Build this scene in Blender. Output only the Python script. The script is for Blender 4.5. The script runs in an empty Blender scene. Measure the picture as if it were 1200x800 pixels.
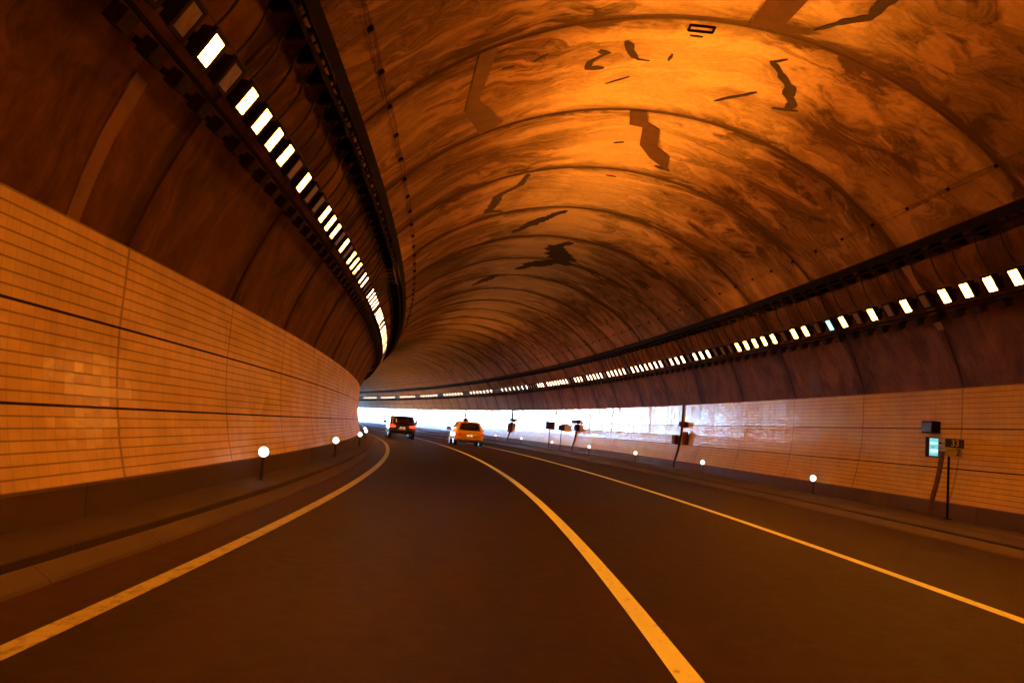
import bpy, bmesh, math, random
from mathutils import Vector, Matrix, noise as mnoise

random.seed(7)
sc = bpy.context.scene
COL = sc.collection
PI = math.pi
R = math.radians

# ------------------------------------------------------------------ tunnel path
KS = [0.004848, 0.002988, 0.002612, 0.001794, 0.0017615]     # plan curvature at the knots
KN = [0, 35, 70, 110, 180]
GRADE = -0.00188
EXPO = 7.0                      # exposed for the dim tunnel: daylight beyond the bend burns out
EK = 2 ** (4.2 - EXPO)
S0, S1, DS = -90.0, 460.0, 0.25


def interp(x, xs, ys):
    if x <= xs[0]:
        return ys[0]
    for i in range(1, len(xs)):
        if x <= xs[i]:
            t = (x - xs[i - 1]) / (xs[i] - xs[i - 1])
            return ys[i - 1] + t * (ys[i] - ys[i - 1])
    return ys[-1]


_n = int((S1 - S0) / DS) + 1
_th = [0.0] * _n
_px = [0.0] * _n
_py = [0.0] * _n
_i0 = int(-S0 / DS)
for _i in range(_i0 + 1, _n):
    _k = interp(S0 + (_i - .5) * DS, KN, KS)
    _th[_i] = _th[_i - 1] + _k * DS
    _m = (_th[_i] + _th[_i - 1]) / 2
    _px[_i] = _px[_i - 1] - math.sin(_m) * DS
    _py[_i] = _py[_i - 1] + math.cos(_m) * DS
for _i in range(_i0 - 1, -1, -1):
    _k = interp(S0 + (_i + .5) * DS, KN, KS)
    _th[_i] = _th[_i + 1] - _k * DS
    _m = (_th[_i] + _th[_i + 1]) / 2
    _px[_i] = _px[_i + 1] + math.sin(_m) * DS
    _py[_i] = _py[_i + 1] - math.cos(_m) * DS


def frame(s):
    f = (s - S0) / DS
    i = max(0, min(_n - 2, int(f)))
    t = f - i
    L = lambda a: a[i] + (a[i + 1] - a[i]) * t
    return L(_px), L(_py), L(_th)


def P(s, o, z=0.0):
    x, y, th = frame(s)
    return Vector((x + o * math.cos(th), y + o * math.sin(th), z + GRADE * s))


def TH(s):
    return frame(s)[2]


AX = 3.10          # tunnel axis, metres right of the camera's line
VZ, VR = 0.818, 7.64    # vault circle
RING0, RING = 13.61, 4.21
SA, SB = -46.0, 194.0   # tunnel ends


def vault(deg, r=VR):
    a = R(deg)
    return AX + r * math.cos(a), VZ + r * math.sin(a)


def PV(s, deg, r=VR):
    o, z = vault(deg, r)
    return P(s, o, z)


def frange(a, b, step):
    n = max(1, int(round((b - a) / step)))
    return [a + (b - a) * i / n for i in range(n + 1)]


# ------------------------------------------------------------------ materials
def mat(name):
    m = bpy.data.materials.new(name)
    m.use_nodes = True
    nt = m.node_tree
    b = nt.nodes['Principled BSDF']
    return m, nt, b


def N(nt, t, **kw):
    n = nt.nodes.new(t)
    for k, v in kw.items():
        if k in n.inputs and not hasattr(n, k):
            n.inputs[k].default_value = v
        else:
            setattr(n, k, v)
    return n


def lk(nt, a, b):
    nt.links.new(a, b)


def math_n(nt, op, a, b=None, c=None, clamp=False):
    n = nt.nodes.new('ShaderNodeMath')
    n.operation = op
    n.use_clamp = clamp
    for i, v in enumerate((a, b, c)):
        if v is None:
            continue
        if isinstance(v, (int, float)):
            n.inputs[i].default_value = v
        else:
            nt.links.new(v, n.inputs[i])
    return n.outputs[0]


def ramp(nt, fac, stops, interp_='LINEAR'):
    n = nt.nodes.new('ShaderNodeValToRGB')
    n.color_ramp.interpolation = interp_
    cr = n.color_ramp
    while len(cr.elements) < len(stops):
        cr.elements.new(0.5)
    for e, (p, c) in zip(cr.elements, stops):
        e.position = p
        e.color = (c, c, c, 1) if isinstance(c, (int, float)) else (*c, 1)
    nt.links.new(fac, n.inputs[0])
    return n.outputs[0]


def mixc(nt, fac, a, b, mode='MIX'):
    n = nt.nodes.new('ShaderNodeMix')
    n.data_type = 'RGBA'
    n.blend_type = mode
    for sock, v in ((n.inputs[0], fac), (n.inputs[6], a), (n.inputs[7], b)):
        if isinstance(v, (int, float)):
            sock.default_value = v
        elif isinstance(v, tuple):
            sock.default_value = (*v, 1)
        else:
            nt.links.new(v, sock)
    return n.outputs[2]


def noise(nt, vec, scale, detail=4, rough=.55, dist=0.0, dims='3D'):
    n = nt.nodes.new('ShaderNodeTexNoise')
    n.noise_dimensions = dims
    n.inputs['Scale'].default_value = scale
    n.inputs['Detail'].default_value = detail
    n.inputs['Roughness'].default_value = rough
    n.inputs['Distortion'].default_value = dist
    nt.links.new(vec, n.inputs['Vector'])
    return n.outputs['Fac']


def comb(nt, x, y, z=0.0):
    n = nt.nodes.new('ShaderNodeCombineXYZ')
    for i, v in enumerate((x, y, z)):
        if isinstance(v, (int, float)):
            n.inputs[i].default_value = v
        else:
            nt.links.new(v, n.inputs[i])
    return n.outputs[0]


def uvxy(nt):
    uv = nt.nodes.new('ShaderNodeUVMap')
    uv.uv_map = 'UVMap'
    s = nt.nodes.new('ShaderNodeSeparateXYZ')
    nt.links.new(uv.outputs[0], s.inputs[0])
    return s.outputs[0], s.outputs[1]


def bump(nt, b, h, strength=.3, dist=.02):
    n = nt.nodes.new('ShaderNodeBump')
    n.inputs['Strength'].default_value = strength
    n.inputs['Distance'].default_value = dist
    nt.links.new(h, n.inputs['Height'])
    nt.links.new(n.outputs[0], b.inputs['Normal'])


def plain(name, col, rough=.6, metal=0.0, var=.25, scale=9, spec=None):
    """a painted or metal surface with some grime"""
    m, nt, b = mat(name)
    tc = nt.nodes.new('ShaderNodeTexCoord')
    f = noise(nt, tc.outputs['Object'], scale, 5, .6)
    c = mixc(nt, ramp(nt, f, [(.35, 0.0), (.7, 1.0)]), tuple(x * (1 - var) for x in col), tuple(min(1, x * (1 + var)) for x in col))
    lk(nt, c, b.inputs['Base Color'])
    b.inputs['Roughness'].default_value = rough
    b.inputs['Metallic'].default_value = metal
    if spec is not None:
        b.inputs['Specular IOR Level'].default_value = spec
    return m


def emit(name, col, strength, base=(.5, .5, .5)):
    m, nt, b = mat(name)
    b.inputs['Base Color'].default_value = (*base, 1)
    b.inputs['Emission Color'].default_value = (*col, 1)
    b.inputs['Emission Strength'].default_value = strength * EK
    b.inputs['Roughness'].default_value = .3
    return m


M = {}

# --- vault concrete: stained, ring by ring
m, nt, b = mat('vault_concrete')
u, v = uvxy(nt)
q = math_n(nt, 'DIVIDE', math_n(nt, 'SUBTRACT', u, RING0), RING)
ringi = math_n(nt, 'FLOOR', q)
fr = math_n(nt, 'SUBTRACT', q, ringi)                                   # 0..1 in the ring
wn = nt.nodes.new('ShaderNodeTexWhiteNoise'); wn.noise_dimensions = '1D'
lk(nt, ringi, wn.inputs['W'])
rr = wn.outputs['Value']
zoff = math_n(nt, 'MULTIPLY', rr, 61.0)
vec = comb(nt, u, v, zoff)
# flowing stains, two scales of domain warp
w1 = nt.nodes.new('ShaderNodeTexNoise'); w1.inputs['Scale'].default_value = .33; w1.inputs['Detail'].default_value = 3
lk(nt, vec, w1.inputs['Vector'])
wv = nt.nodes.new('ShaderNodeVectorMath'); wv.operation = 'MULTIPLY_ADD'
lk(nt, w1.outputs['Color'], wv.inputs[0]); wv.inputs[1].default_value = (2.6, 5.2, 0); lk(nt, vec, wv.inputs[2])
sx = nt.nodes.new('ShaderNodeSeparateXYZ'); lk(nt, wv.outputs[0], sx.inputs[0])
flow = comb(nt, math_n(nt, 'MULTIPLY', sx.outputs[0], 1.5), math_n(nt, 'MULTIPLY', sx.outputs[1], .42), sx.outputs[2])
n_flow = noise(nt, flow, .95, 7, .58, .7)
n_fine = noise(nt, flow, 3.4, 5, .6, 1.3)
big = noise(nt, comb(nt, math_n(nt, 'MULTIPLY', u, .5), math_n(nt, 'MULTIPLY', v, .55), zoff), .62, 3, .5)
# thin dark tide lines: contour of the flow noise
cont = math_n(nt, 'ABSOLUTE', math_n(nt, 'SUBTRACT', n_flow, .5))
line = ramp(nt, cont, [(.0, 1.0), (.02, .6), (.055, 0.0)])
cont2 = math_n(nt, 'ABSOLUTE', math_n(nt, 'SUBTRACT', n_fine, .54))
line2 = ramp(nt, cont2, [(.0, .8), (.035, 0.0)])
blot = ramp(nt, math_n(nt, 'ADD', n_flow, math_n(nt, 'MULTIPLY', math_n(nt, 'SUBTRACT', n_fine, .5), .24)), [(.44, 0.0), (.64, 1.0)])
dens = ramp(nt, big, [(.34, 0.35), (.52, 1.0)])
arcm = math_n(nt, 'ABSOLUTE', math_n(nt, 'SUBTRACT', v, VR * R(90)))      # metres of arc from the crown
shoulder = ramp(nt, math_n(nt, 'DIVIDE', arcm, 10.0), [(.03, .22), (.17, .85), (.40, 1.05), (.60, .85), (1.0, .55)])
d1 = math_n(nt, 'ADD', math_n(nt, 'MULTIPLY', blot, .78), math_n(nt, 'MULTIPLY', line, .38))
d1 = math_n(nt, 'ADD', d1, math_n(nt, 'MULTIPLY', line2, .3))
d1 = math_n(nt, 'MULTIPLY', d1, dens)
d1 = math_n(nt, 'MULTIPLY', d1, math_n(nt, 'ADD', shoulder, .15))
# dark seepage along the ring joints
jd = math_n(nt, 'MINIMUM', fr, math_n(nt, 'SUBTRACT', 1.0, fr))
jn = noise(nt, comb(nt, math_n(nt, 'MULTIPLY', u, 1.2), math_n(nt, 'MULTIPLY', v, .5), zoff), 1.1, 5, .6, 1.0)
jw = math_n(nt, 'MULTIPLY', ramp(nt, jn, [(.36, .03), (.66, .26)]), 1.0)
joint = math_n(nt, 'SUBTRACT', 1.0, math_n(nt, 'DIVIDE', jd, jw), clamp=True)
jline = math_n(nt, 'MULTIPLY', ramp(nt, jd, [(.006, .9), (.022, 0.0)]), ramp(nt, math_n(nt, 'DIVIDE', arcm, 10.0), [(.5, 1.0), (.68, .25)]))
d = math_n(nt, 'ADD', d1, math_n(nt, 'MULTIPLY', joint, .7))
# heavy soot on the right shoulder of the vault
rs_ = math_n(nt, 'ABSOLUTE', math_n(nt, 'SUBTRACT', v, VR * R(60)))
rsn = noise(nt, comb(nt, math_n(nt, 'MULTIPLY', u, .9), math_n(nt, 'MULTIPLY', v, .8), zoff), .75, 6, .62, 1.6)
rsm = math_n(nt, 'MULTIPLY', ramp(nt, rsn, [(.46, 0.0), (.60, 1.0)]), ramp(nt, math_n(nt, 'DIVIDE', rs_, 4.0), [(.25, 1.0), (.62, 0.0)]))
d = math_n(nt, 'MAXIMUM', d, math_n(nt, 'MULTIPLY', rsm, 1.0))
d = math_n(nt, 'ADD', d, jline, clamp=True)
# streaks running down the haunches
st = noise(nt, comb(nt, math_n(nt, 'MULTIPLY', u, 3.2), math_n(nt, 'MULTIPLY', v, .22), zoff), 1.5, 4, .6, .4)
stm = math_n(nt, 'MULTIPLY', ramp(nt, st, [(.45, 0.0), (.75, .55)]), ramp(nt, math_n(nt, 'DIVIDE', arcm, 10.0), [(.55, 0.0), (.72, 1.0)]))
d = math_n(nt, 'MAXIMUM', d, stm)
grain = noise(nt, vec, 9, 6, .65)
low = ramp(nt, math_n(nt, 'DIVIDE', arcm, 10.0), [(.60, 0.0), (.72, 1.0)])   # shade on the haunches, put into the colour
crown_glow = ramp(nt, math_n(nt, 'ADD', math_n(nt, 'DIVIDE', arcm, 10.0), math_n(nt, 'MULTIPLY', math_n(nt, 'SUBTRACT', big, .5), .35)), [(.10, 1.0), (.34, 0.0)])
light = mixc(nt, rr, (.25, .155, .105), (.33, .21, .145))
light = mixc(nt, crown_glow, light, (.68, .55, .44))          # lamplight on the crown painted into the concrete
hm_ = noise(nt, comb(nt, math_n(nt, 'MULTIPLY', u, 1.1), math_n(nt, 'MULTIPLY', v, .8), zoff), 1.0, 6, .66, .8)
haunch_shade = mixc(nt, ramp(nt, hm_, [(.36, 0.0), (.66, 1.0)]), (.085, .034, .009), (.20, .092, .026))
light = mixc(nt, low, light, haunch_shade)
# the last stretch before the mouth is panelled, its daylight painted in as a paler tone
mouth_daylight = ramp(nt, math_n(nt, 'DIVIDE', u, 200.0), [(.36, 0.0), (.58, 1.0)])
fl_ = math_n(nt, 'FRACT', math_n(nt, 'DIVIDE', v, .62))
pn_ = ramp(nt, math_n(nt, 'MINIMUM', fl_, math_n(nt, 'SUBTRACT', 1.0, fl_)), [(.03, .6), (.10, 0.0)])
light = mixc(nt, mouth_daylight, light, (.72, .69, .65))
d = math_n(nt, 'MULTIPLY', d, math_n(nt, 'SUBTRACT', 1.0, math_n(nt, 'MULTIPLY', mouth_daylight, .75)))
d = math_n(nt, 'MAXIMUM', d, math_n(nt, 'MULTIPLY', pn_, mouth_daylight))
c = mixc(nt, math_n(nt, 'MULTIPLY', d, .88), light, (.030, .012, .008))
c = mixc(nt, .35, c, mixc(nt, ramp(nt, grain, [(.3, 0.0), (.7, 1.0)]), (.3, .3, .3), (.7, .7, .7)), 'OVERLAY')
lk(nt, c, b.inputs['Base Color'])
b.inputs['Roughness'].default_value = .75
b.inputs['Specular IOR Level'].default_value = .12
bump(nt, b, math_n(nt, 'ADD', math_n(nt, 'MULTIPLY', grain, .5), math_n(nt, 'MULTIPLY', n_flow, .6)), .28, .03)
M['vault'] = m

# --- glazed wall tiles; u = metres along, v = tile rows
def glazed(name, c0, c1, r0, r1, spec, near=None, highlight=None, jit=(.015, .015, .010)):
  m, nt, b = mat(name)
  u, v = uvxy(nt)
  TW = .20
  ti = math_n(nt, 'FLOOR', math_n(nt, 'DIVIDE', u, TW))
  tj = math_n(nt, 'FLOOR', v)
  wn = nt.nodes.new('ShaderNodeTexWhiteNoise'); wn.noise_dimensions = '2D'
  lk(nt, comb(nt, ti, tj, 0), wn.inputs['Vector'])
  fu = math_n(nt, 'FRACT', math_n(nt, 'DIVIDE', u, TW))
  fv = math_n(nt, 'FRACT', v)
  ev = math_n(nt, 'MINIMUM', fv, math_n(nt, 'SUBTRACT', 1.0, fv))
  eu = math_n(nt, 'MINIMUM', fu, math_n(nt, 'SUBTRACT', 1.0, fu))
  rowg = ramp(nt, ev, [(.055, 1.0), (.10, 0.0)])
  colg = ramp(nt, eu, [(.012, .30), (.03, 0.0)])
  seam = 0
  for sv in (7, 15):
      dd = math_n(nt, 'ABSOLUTE', math_n(nt, 'SUBTRACT', v, float(sv)))
      sm = ramp(nt, dd, [(.10, 1.0), (.15, 0.0)])
      seam = sm if seam == 0 else math_n(nt, 'MAXIMUM', seam, sm)
  q = math_n(nt, 'DIVIDE', math_n(nt, 'SUBTRACT', u, RING0), RING)
  fq = math_n(nt, 'FRACT', q)
  jd = math_n(nt, 'MINIMUM', fq, math_n(nt, 'SUBTRACT', 1.0, fq))
  jl = ramp(nt, jd, [(.004, .5), (.009, 0.0)])
  grout = math_n(nt, 'MAXIMUM', math_n(nt, 'MAXIMUM', math_n(nt, 'MULTIPLY', rowg, .55), colg), math_n(nt, 'MAXIMUM', seam, jl))
  dirt = noise(nt, comb(nt, math_n(nt, 'MULTIPLY', u, .7), math_n(nt, 'MULTIPLY', v, .16), 0), 1.1, 5, .6, .6)
  drip = noise(nt, comb(nt, math_n(nt, 'MULTIPLY', u, 4.0), math_n(nt, 'MULTIPLY', v, .05), 0), 1.0, 4, .6)
  tile = mixc(nt, wn.outputs['Value'], c0, c1)
  tile = mixc(nt, math_n(nt, 'MULTIPLY', ramp(nt, dirt, [(.42, 0.0), (.75, 1.0)]), .40), tile, (.26, .18, .13))
  tile = mixc(nt, math_n(nt, 'MULTIPLY', ramp(nt, drip, [(.5, 0.0), (.75, 1.0)]), .22), tile, (.24, .165, .12))
  c = mixc(nt, grout, tile, (.03, .018, .013))
  lk(nt, c, b.inputs['Base Color'])
  rgh = math_n(nt, 'ADD', math_n(nt, 'MULTIPLY', wn.outputs['Value'], .06), r0)
  rgh = math_n(nt, 'ADD', rgh, math_n(nt, 'MULTIPLY', ramp(nt, dirt, [(.4, 0.0), (.75, 1.0)]), r1))
  rgh = math_n(nt, 'ADD', rgh, math_n(nt, 'MULTIPLY', grout, .5), clamp=True)
  w0_ = nt.nodes.new('ShaderNodeTexWhiteNoise'); w0_.noise_dimensions = '3D'
  lk(nt, comb(nt, ti, tj, 5.0), w0_.inputs['Vector'])
  wc0 = w0_.outputs['Value']
  spc = spec
  highlight_mask = None
  if near:
    # the stretch nearest the lay-by end carries a duller film than the far one
    t_ = ramp(nt, math_n(nt, 'DIVIDE', math_n(nt, 'ADD', u, math_n(nt, 'MULTIPLY', math_n(nt, 'SUBTRACT', dirt, .5), 10.0)), 100.0), [(near[0] / 100, 1.0), (near[1] / 100, 0.0)])
    rgh = math_n(nt, 'ADD', rgh, math_n(nt, 'MULTIPLY', t_, near[2]), clamp=True)
    spc = math_n(nt, 'SUBTRACT', spec, math_n(nt, 'MULTIPLY', t_, near[3]))
    # road splash dulls the lowest rows
    sp_ = ramp(nt, math_n(nt, 'DIVIDE', math_n(nt, 'ADD', v, math_n(nt, 'MULTIPLY', math_n(nt, 'SUBTRACT', dirt, .5), 4.0)), 23.0), [(6.0 / 23, 1.0), (10.0 / 23, 0.0)])
    rgh = math_n(nt, 'ADD', rgh, math_n(nt, 'MULTIPLY', sp_, .25), clamp=True)
    spc = math_n(nt, 'MULTIPLY', spc, math_n(nt, 'SUBTRACT', 1.0, math_n(nt, 'MULTIPLY', sp_, .75)))
  if highlight:
    # a painted-in highlight: paler, shinier tiles with a ragged outline
    du_ = math_n(nt, 'DIVIDE', math_n(nt, 'SUBTRACT', u, highlight[0]), highlight[1])
    dv_ = math_n(nt, 'DIVIDE', math_n(nt, 'SUBTRACT', v, highlight[2]), highlight[3])
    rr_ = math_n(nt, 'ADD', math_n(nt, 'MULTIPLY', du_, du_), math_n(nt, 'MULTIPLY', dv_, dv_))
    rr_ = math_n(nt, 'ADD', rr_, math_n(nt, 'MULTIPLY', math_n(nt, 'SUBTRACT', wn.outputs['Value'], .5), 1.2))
    highlight_mask = ramp(nt, rr_, [(.55, 1.0), (1.0, 0.0)])
    rgh = math_n(nt, 'SUBTRACT', rgh, math_n(nt, 'MULTIPLY', highlight_mask, .14), clamp=True)
    spc = math_n(nt, 'ADD', math_n(nt, 'MULTIPLY', highlight_mask, .22), spec)
    wk_ = math_n(nt, 'MULTIPLY', highlight_mask, math_n(nt, 'SUBTRACT', 1.0, grout))
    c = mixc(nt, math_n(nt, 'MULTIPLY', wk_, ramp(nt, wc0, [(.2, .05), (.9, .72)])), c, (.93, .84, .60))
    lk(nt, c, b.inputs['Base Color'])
  if not isinstance(spc, float):
    lk(nt, spc, b.inputs['Specular IOR Level'])
  lk(nt, rgh, b.inputs['Roughness'])
  geo = nt.nodes.new('ShaderNodeNewGeometry')
  sub = nt.nodes.new('ShaderNodeVectorMath'); sub.operation = 'SUBTRACT'
  lk(nt, wn.outputs['Color'], sub.inputs[0]); sub.inputs[1].default_value = (.5, .5, .5)
  wc = nt.nodes.new('ShaderNodeTexWhiteNoise'); wc.noise_dimensions = '1D'
  lk(nt, ti, wc.inputs['W'])
  sub2 = nt.nodes.new('ShaderNodeVectorMath'); sub2.operation = 'MULTIPLY_ADD'
  lk(nt, wc.outputs['Color'], sub2.inputs[0]); sub2.inputs[1].default_value = (3.4, 3.4, 0); sub2.inputs[2].default_value = (-1.7, -1.7, 0)
  add2 = nt.nodes.new('ShaderNodeVectorMath'); add2.operation = 'ADD'
  lk(nt, sub.outputs[0], add2.inputs[0]); lk(nt, sub2.outputs[0], add2.inputs[1])
  sub = add2
  mad = nt.nodes.new('ShaderNodeVectorMath'); mad.operation = 'MULTIPLY_ADD'
  lk(nt, sub.outputs[0], mad.inputs[0]); mad.inputs[1].default_value = jit; lk(nt, geo.outputs['Normal'], mad.inputs[2])
  if highlight_mask is not None:
    jw_ = math_n(nt, 'ADD', math_n(nt, 'MULTIPLY', highlight_mask, .11), jit[2])
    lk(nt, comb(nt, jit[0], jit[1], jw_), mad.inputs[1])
  nrm = nt.nodes.new('ShaderNodeVectorMath'); nrm.operation = 'NORMALIZE'
  lk(nt, mad.outputs[0], nrm.inputs[0])
  bp = nt.nodes.new('ShaderNodeBump'); bp.inputs['Strength'].default_value = .5; bp.inputs['Distance'].default_value = .006
  lk(nt, math_n(nt, 'SUBTRACT', 1.0, grout), bp.inputs['Height']); lk(nt, nrm.outputs[0], bp.inputs['Normal'])
  lk(nt, bp.outputs[0], b.inputs['Normal'])
  b.inputs['Specular IOR Level'].default_value = spec
  return m


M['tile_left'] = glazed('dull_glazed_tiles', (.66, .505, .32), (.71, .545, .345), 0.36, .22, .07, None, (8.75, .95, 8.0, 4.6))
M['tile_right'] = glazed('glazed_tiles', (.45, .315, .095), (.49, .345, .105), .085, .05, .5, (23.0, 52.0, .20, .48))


def concrete(name, c0, c1, rough=.75, slab=None, slabdark=.6):
    m, nt, b = mat(name)
    u, v = uvxy(nt)
    vec = comb(nt, u, v, 0)
    f = noise(nt, vec, .9, 6, .62, .6)
    g = noise(nt, vec, 14, 5, .7)
    c = mixc(nt, ramp(nt, f, [(.33, 0.0), (.68, 1.0)]), c0, c1)
    c = mixc(nt, .3, c, mixc(nt, g, (.2, .2, .2), (.8, .8, .8)), 'OVERLAY')
    h = math_n(nt, 'MULTIPLY', g, .5)
    if slab:
        fu = math_n(nt, 'FRACT', math_n(nt, 'DIVIDE', u, slab))
        e = math_n(nt, 'MINIMUM', fu, math_n(nt, 'SUBTRACT', 1.0, fu))
        gap = ramp(nt, e, [(.010 / slab, 1.0), (.022 / slab, 0.0)])
        si = nt.nodes.new('ShaderNodeTexWhiteNoise'); si.noise_dimensions = '1D'
        lk(nt, math_n(nt, 'FLOOR', math_n(nt, 'DIVIDE', u, slab)), si.inputs['W'])
        c = mixc(nt, math_n(nt, 'MULTIPLY', si.outputs['Value'], .35), c, tuple(x * .5 for x in c0))
        c = mixc(nt, math_n(nt, 'MULTIPLY', gap, slabdark), c, (.02, .015, .012))
        h = math_n(nt, 'SUBTRACT', h, gap)
    lk(nt, c, b.inputs['Base Color'])
    b.inputs['Roughness'].default_value = rough
    bump(nt, b, h, .4, .012)
    return m


M['base'] = concrete('wall_base_concrete', (.05, .025, .016), (.075, .039, .026), .8, RING, .9)
M['walk'] = concrete('trench_cover_slabs', (.024, .011, .0065), (.046, .022, .014), .8, .98, .75)
M['kerb'] = concrete('kerb_concrete', (.04, .019, .012), (.068, .035, .022), .6, 2.1, .5)
M['kerb_face'] = concrete('kerb_face_concrete', (.02, .010, .007), (.04, .02, .013), .75, .98, .6)
M['portal'] = concrete('portal_concrete', (.35, .33, .30), (.48, .45, .42), .8)

# --- asphalt; u = metres along, v = offset
m, nt, b = mat('asphalt')
u, v = uvxy(nt)
vec = comb(nt, u, v, 0)
lng = noise(nt, comb(nt, math_n(nt, 'MULTIPLY', u, .06), math_n(nt, 'MULTIPLY', v, .9), 0), 1.3, 4, .6)
pat = noise(nt, comb(nt, math_n(nt, 'MULTIPLY', u, .22), math_n(nt, 'MULTIPLY', v, .45), 3), 1.2, 5, .62, .5)
agg = noise(nt, vec, 70, 3, .75)
mot = noise(nt, vec, 5.5, 6, .7)
c = mixc(nt, ramp(nt, lng, [(.35, 0.0), (.68, 1.0)]), (.015, .0046, .0021), (.027, .0088, .0042))
c = mixc(nt, math_n(nt, 'MULTIPLY', ramp(nt, pat, [(.42, 0.0), (.62, 1.0)]), .8), c, (.015, .0055, .0035))
c = mixc(nt, .6, c, mixc(nt, ramp(nt, agg, [(.3, 0.0), (.7, 1.0)]), (.25, .25, .25), (.75, .75, .75)), 'OVERLAY')
c = mixc(nt, .4, c, mixc(nt, mot, (.25, .25, .25), (.75, .75, .75)), 'OVERLAY')
sh = ramp(nt, v, [(-0.01, 0), (0.0, 0.0)])
dust = math_n(nt, 'SUBTRACT', 1.0, ramp(nt, math_n(nt, 'ADD', v, 3.2), [(.35, 0.0), (.72, 1.0)]))   # dusty left shoulder
c = mixc(nt, math_n(nt, 'MULTIPLY', dust, .55), c, (.055, .024, .014))
lk(nt, c, b.inputs['Base Color'])
lk(nt, math_n(nt, 'ADD', math_n(nt, 'MULTIPLY', mot, .25), .52), b.inputs['Roughness'])
b.inputs['Specular IOR Level'].default_value = .11
bump(nt, b, agg, .5, .006)
M['asphalt'] = m

# --- worn road paint
m, nt, b = mat('road_paint')
u, v = uvxy(nt)
vec = comb(nt, u, v, 0)
w = noise(nt, comb(nt, math_n(nt, 'MULTIPLY', u, .5), v, 0), 9, 6, .72)
w2 = noise(nt, vec, 45, 3, .7)
c = mixc(nt, w2, (.70, .84, .44), (.82, .95, .52))
c = mixc(nt, ramp(nt, w, [(.56, 0.0), (.70, .75)]), c, (.10, .075, .06))
lk(nt, c, b.inputs['Base Color'])
b.inputs['Roughness'].default_value = .55
bump(nt, b, w2, .3, .004)
M['paint'] = m

m, nt, b = mat('faded_road_paint')
u, v = uvxy(nt)
w = noise(nt, comb(nt, math_n(nt, 'MULTIPLY', u, .6), v, 0), 9, 6, .75)
w2 = noise(nt, comb(nt, u, v, 0), 45, 3, .7)
c = mixc(nt, w2, (.30, .31, .17), (.42, .43, .24))
c = mixc(nt, ramp(nt, w, [(.48, 0.0), (.66, .8)]), c, (.07, .035, .02))
lk(nt, c, b.inputs['Base Color'])
b.inputs['Roughness'].default_value = .6
M['paint_faded'] = m
M['patch'] = plain('repair_mortar', (.095, .050, .033), .85, 0, .22, 3)
M['stain'] = plain('seepage_crust', (.035, .025, .022), .8, 0, .35, 6)
M['strip'] = plain('pale_mortar', (.22, .125, .085), .8, 0, .18, 3)
M['dark_metal'] = plain('grimy_dark_steel', (.005, .003, .0025), .7, 0, .4, 5, .08)
M['housing'] = plain('lamp_housing_paint', (.018, .010, .007), .65, 0, .35, 6, .12)
M['cable'] = plain('black_cable', (.012, .01, .009), .6, 0, .3, 8)
M['dead_glass'] = plain('dirty_lamp_glass', (.20, .145, .11), .3, 0, .25, 7)
SODIUM = (1.0, .262, .014)
LAMP_E = 8.3
FILL_W = 1.65
M['lamp'] = emit('sodium_lamp_glass', SODIUM, LAMP_E)
M['lamp_b'] = emit('sodium_lamp_glass_bright', (1.0, .29, .016), LAMP_E * 1.2)
M['lamp_mid'] = emit('lamp_glass_middle_stretch', (1.0, .48, .20), 1.4)
M['lamp_far'] = emit('lamp_glass_far_stretch', (1.0, .62, .38), .65)
M['lamp_g'] = emit('greenish_lamp_glass', (.10, .26, .20), .392)
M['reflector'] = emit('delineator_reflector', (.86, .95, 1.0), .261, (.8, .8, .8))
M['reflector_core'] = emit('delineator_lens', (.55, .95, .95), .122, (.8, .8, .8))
M['post'] = plain('delineator_post', (.02, .016, .014), .5)
M['cyan'] = emit('lit_sign_face', (.10, .62, .72), .052, (.3, .6, .6))
M['cyan_bar'] = emit('lit_sign_bars', (.40, .95, .98), .061, (.6, .8, .8))
M['green_mark'] = emit('lit_sign_figure', (.08, .62, .48), .037, (.2, .5, .5))
M['box'] = plain('dark_cabinet_paint', (.012, .007, .006), .7, 0, .3, 7, .06)
M['rust'] = plain('rusty_brown_paint', (.10, .035, .016), .8, 0, .35, 8, .06)
M['conduit'] = plain('stained_conduit', (.09, .045, .028), .75, 0, .5, 11, .08)
M['board'] = plain('dark_sign_board', (.016, .017, .012), .5, 0, .25, 9)
M['olive'] = plain('olive_sign_board', (.26, .24, .10), .5, 0, .2, 9)
M['digit'] = plain('sign_yellow_lettering', (.42, .42, .13), .5, 0, .12, 12)
M['sign_back'] = plain('sign_back_grey', (.05, .045, .04), .7, 0, .25, 8, .08)
M['wire'] = plain('thin_wire', (.06, .035, .025), .8, 0, .25, 9, .08)
M['tyre'] = plain('tyre_rubber', (.012, .011, .011), .8)
M['rim'] = plain('alloy_rim', (.35, .34, .33), .3, .8)
M['glass'] = plain('tinted_car_glass', (.012, .010, .012), .06, 0, .1, 2, .8)
M['trim'] = plain('black_plastic_trim', (.015, .014, .014), .5)


def carpaint(name, col, rough=.28):
    m, nt, b = mat(name)
    tc = nt.nodes.new('ShaderNodeTexCoord')
    f = noise(nt, tc.outputs['Object'], 3.0, 5, .6)
    c = mixc(nt, math_n(nt, 'MULTIPLY', f, .3), col, tuple(x * .6 + .02 for x in col))
    lk(nt, c, b.inputs['Base Color'])
    b.inputs['Roughness'].default_value = rough
    b.inputs['Coat Weight'].default_value = .8
    b.inputs['Coat Roughness'].default_value = .06
    return m


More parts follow.
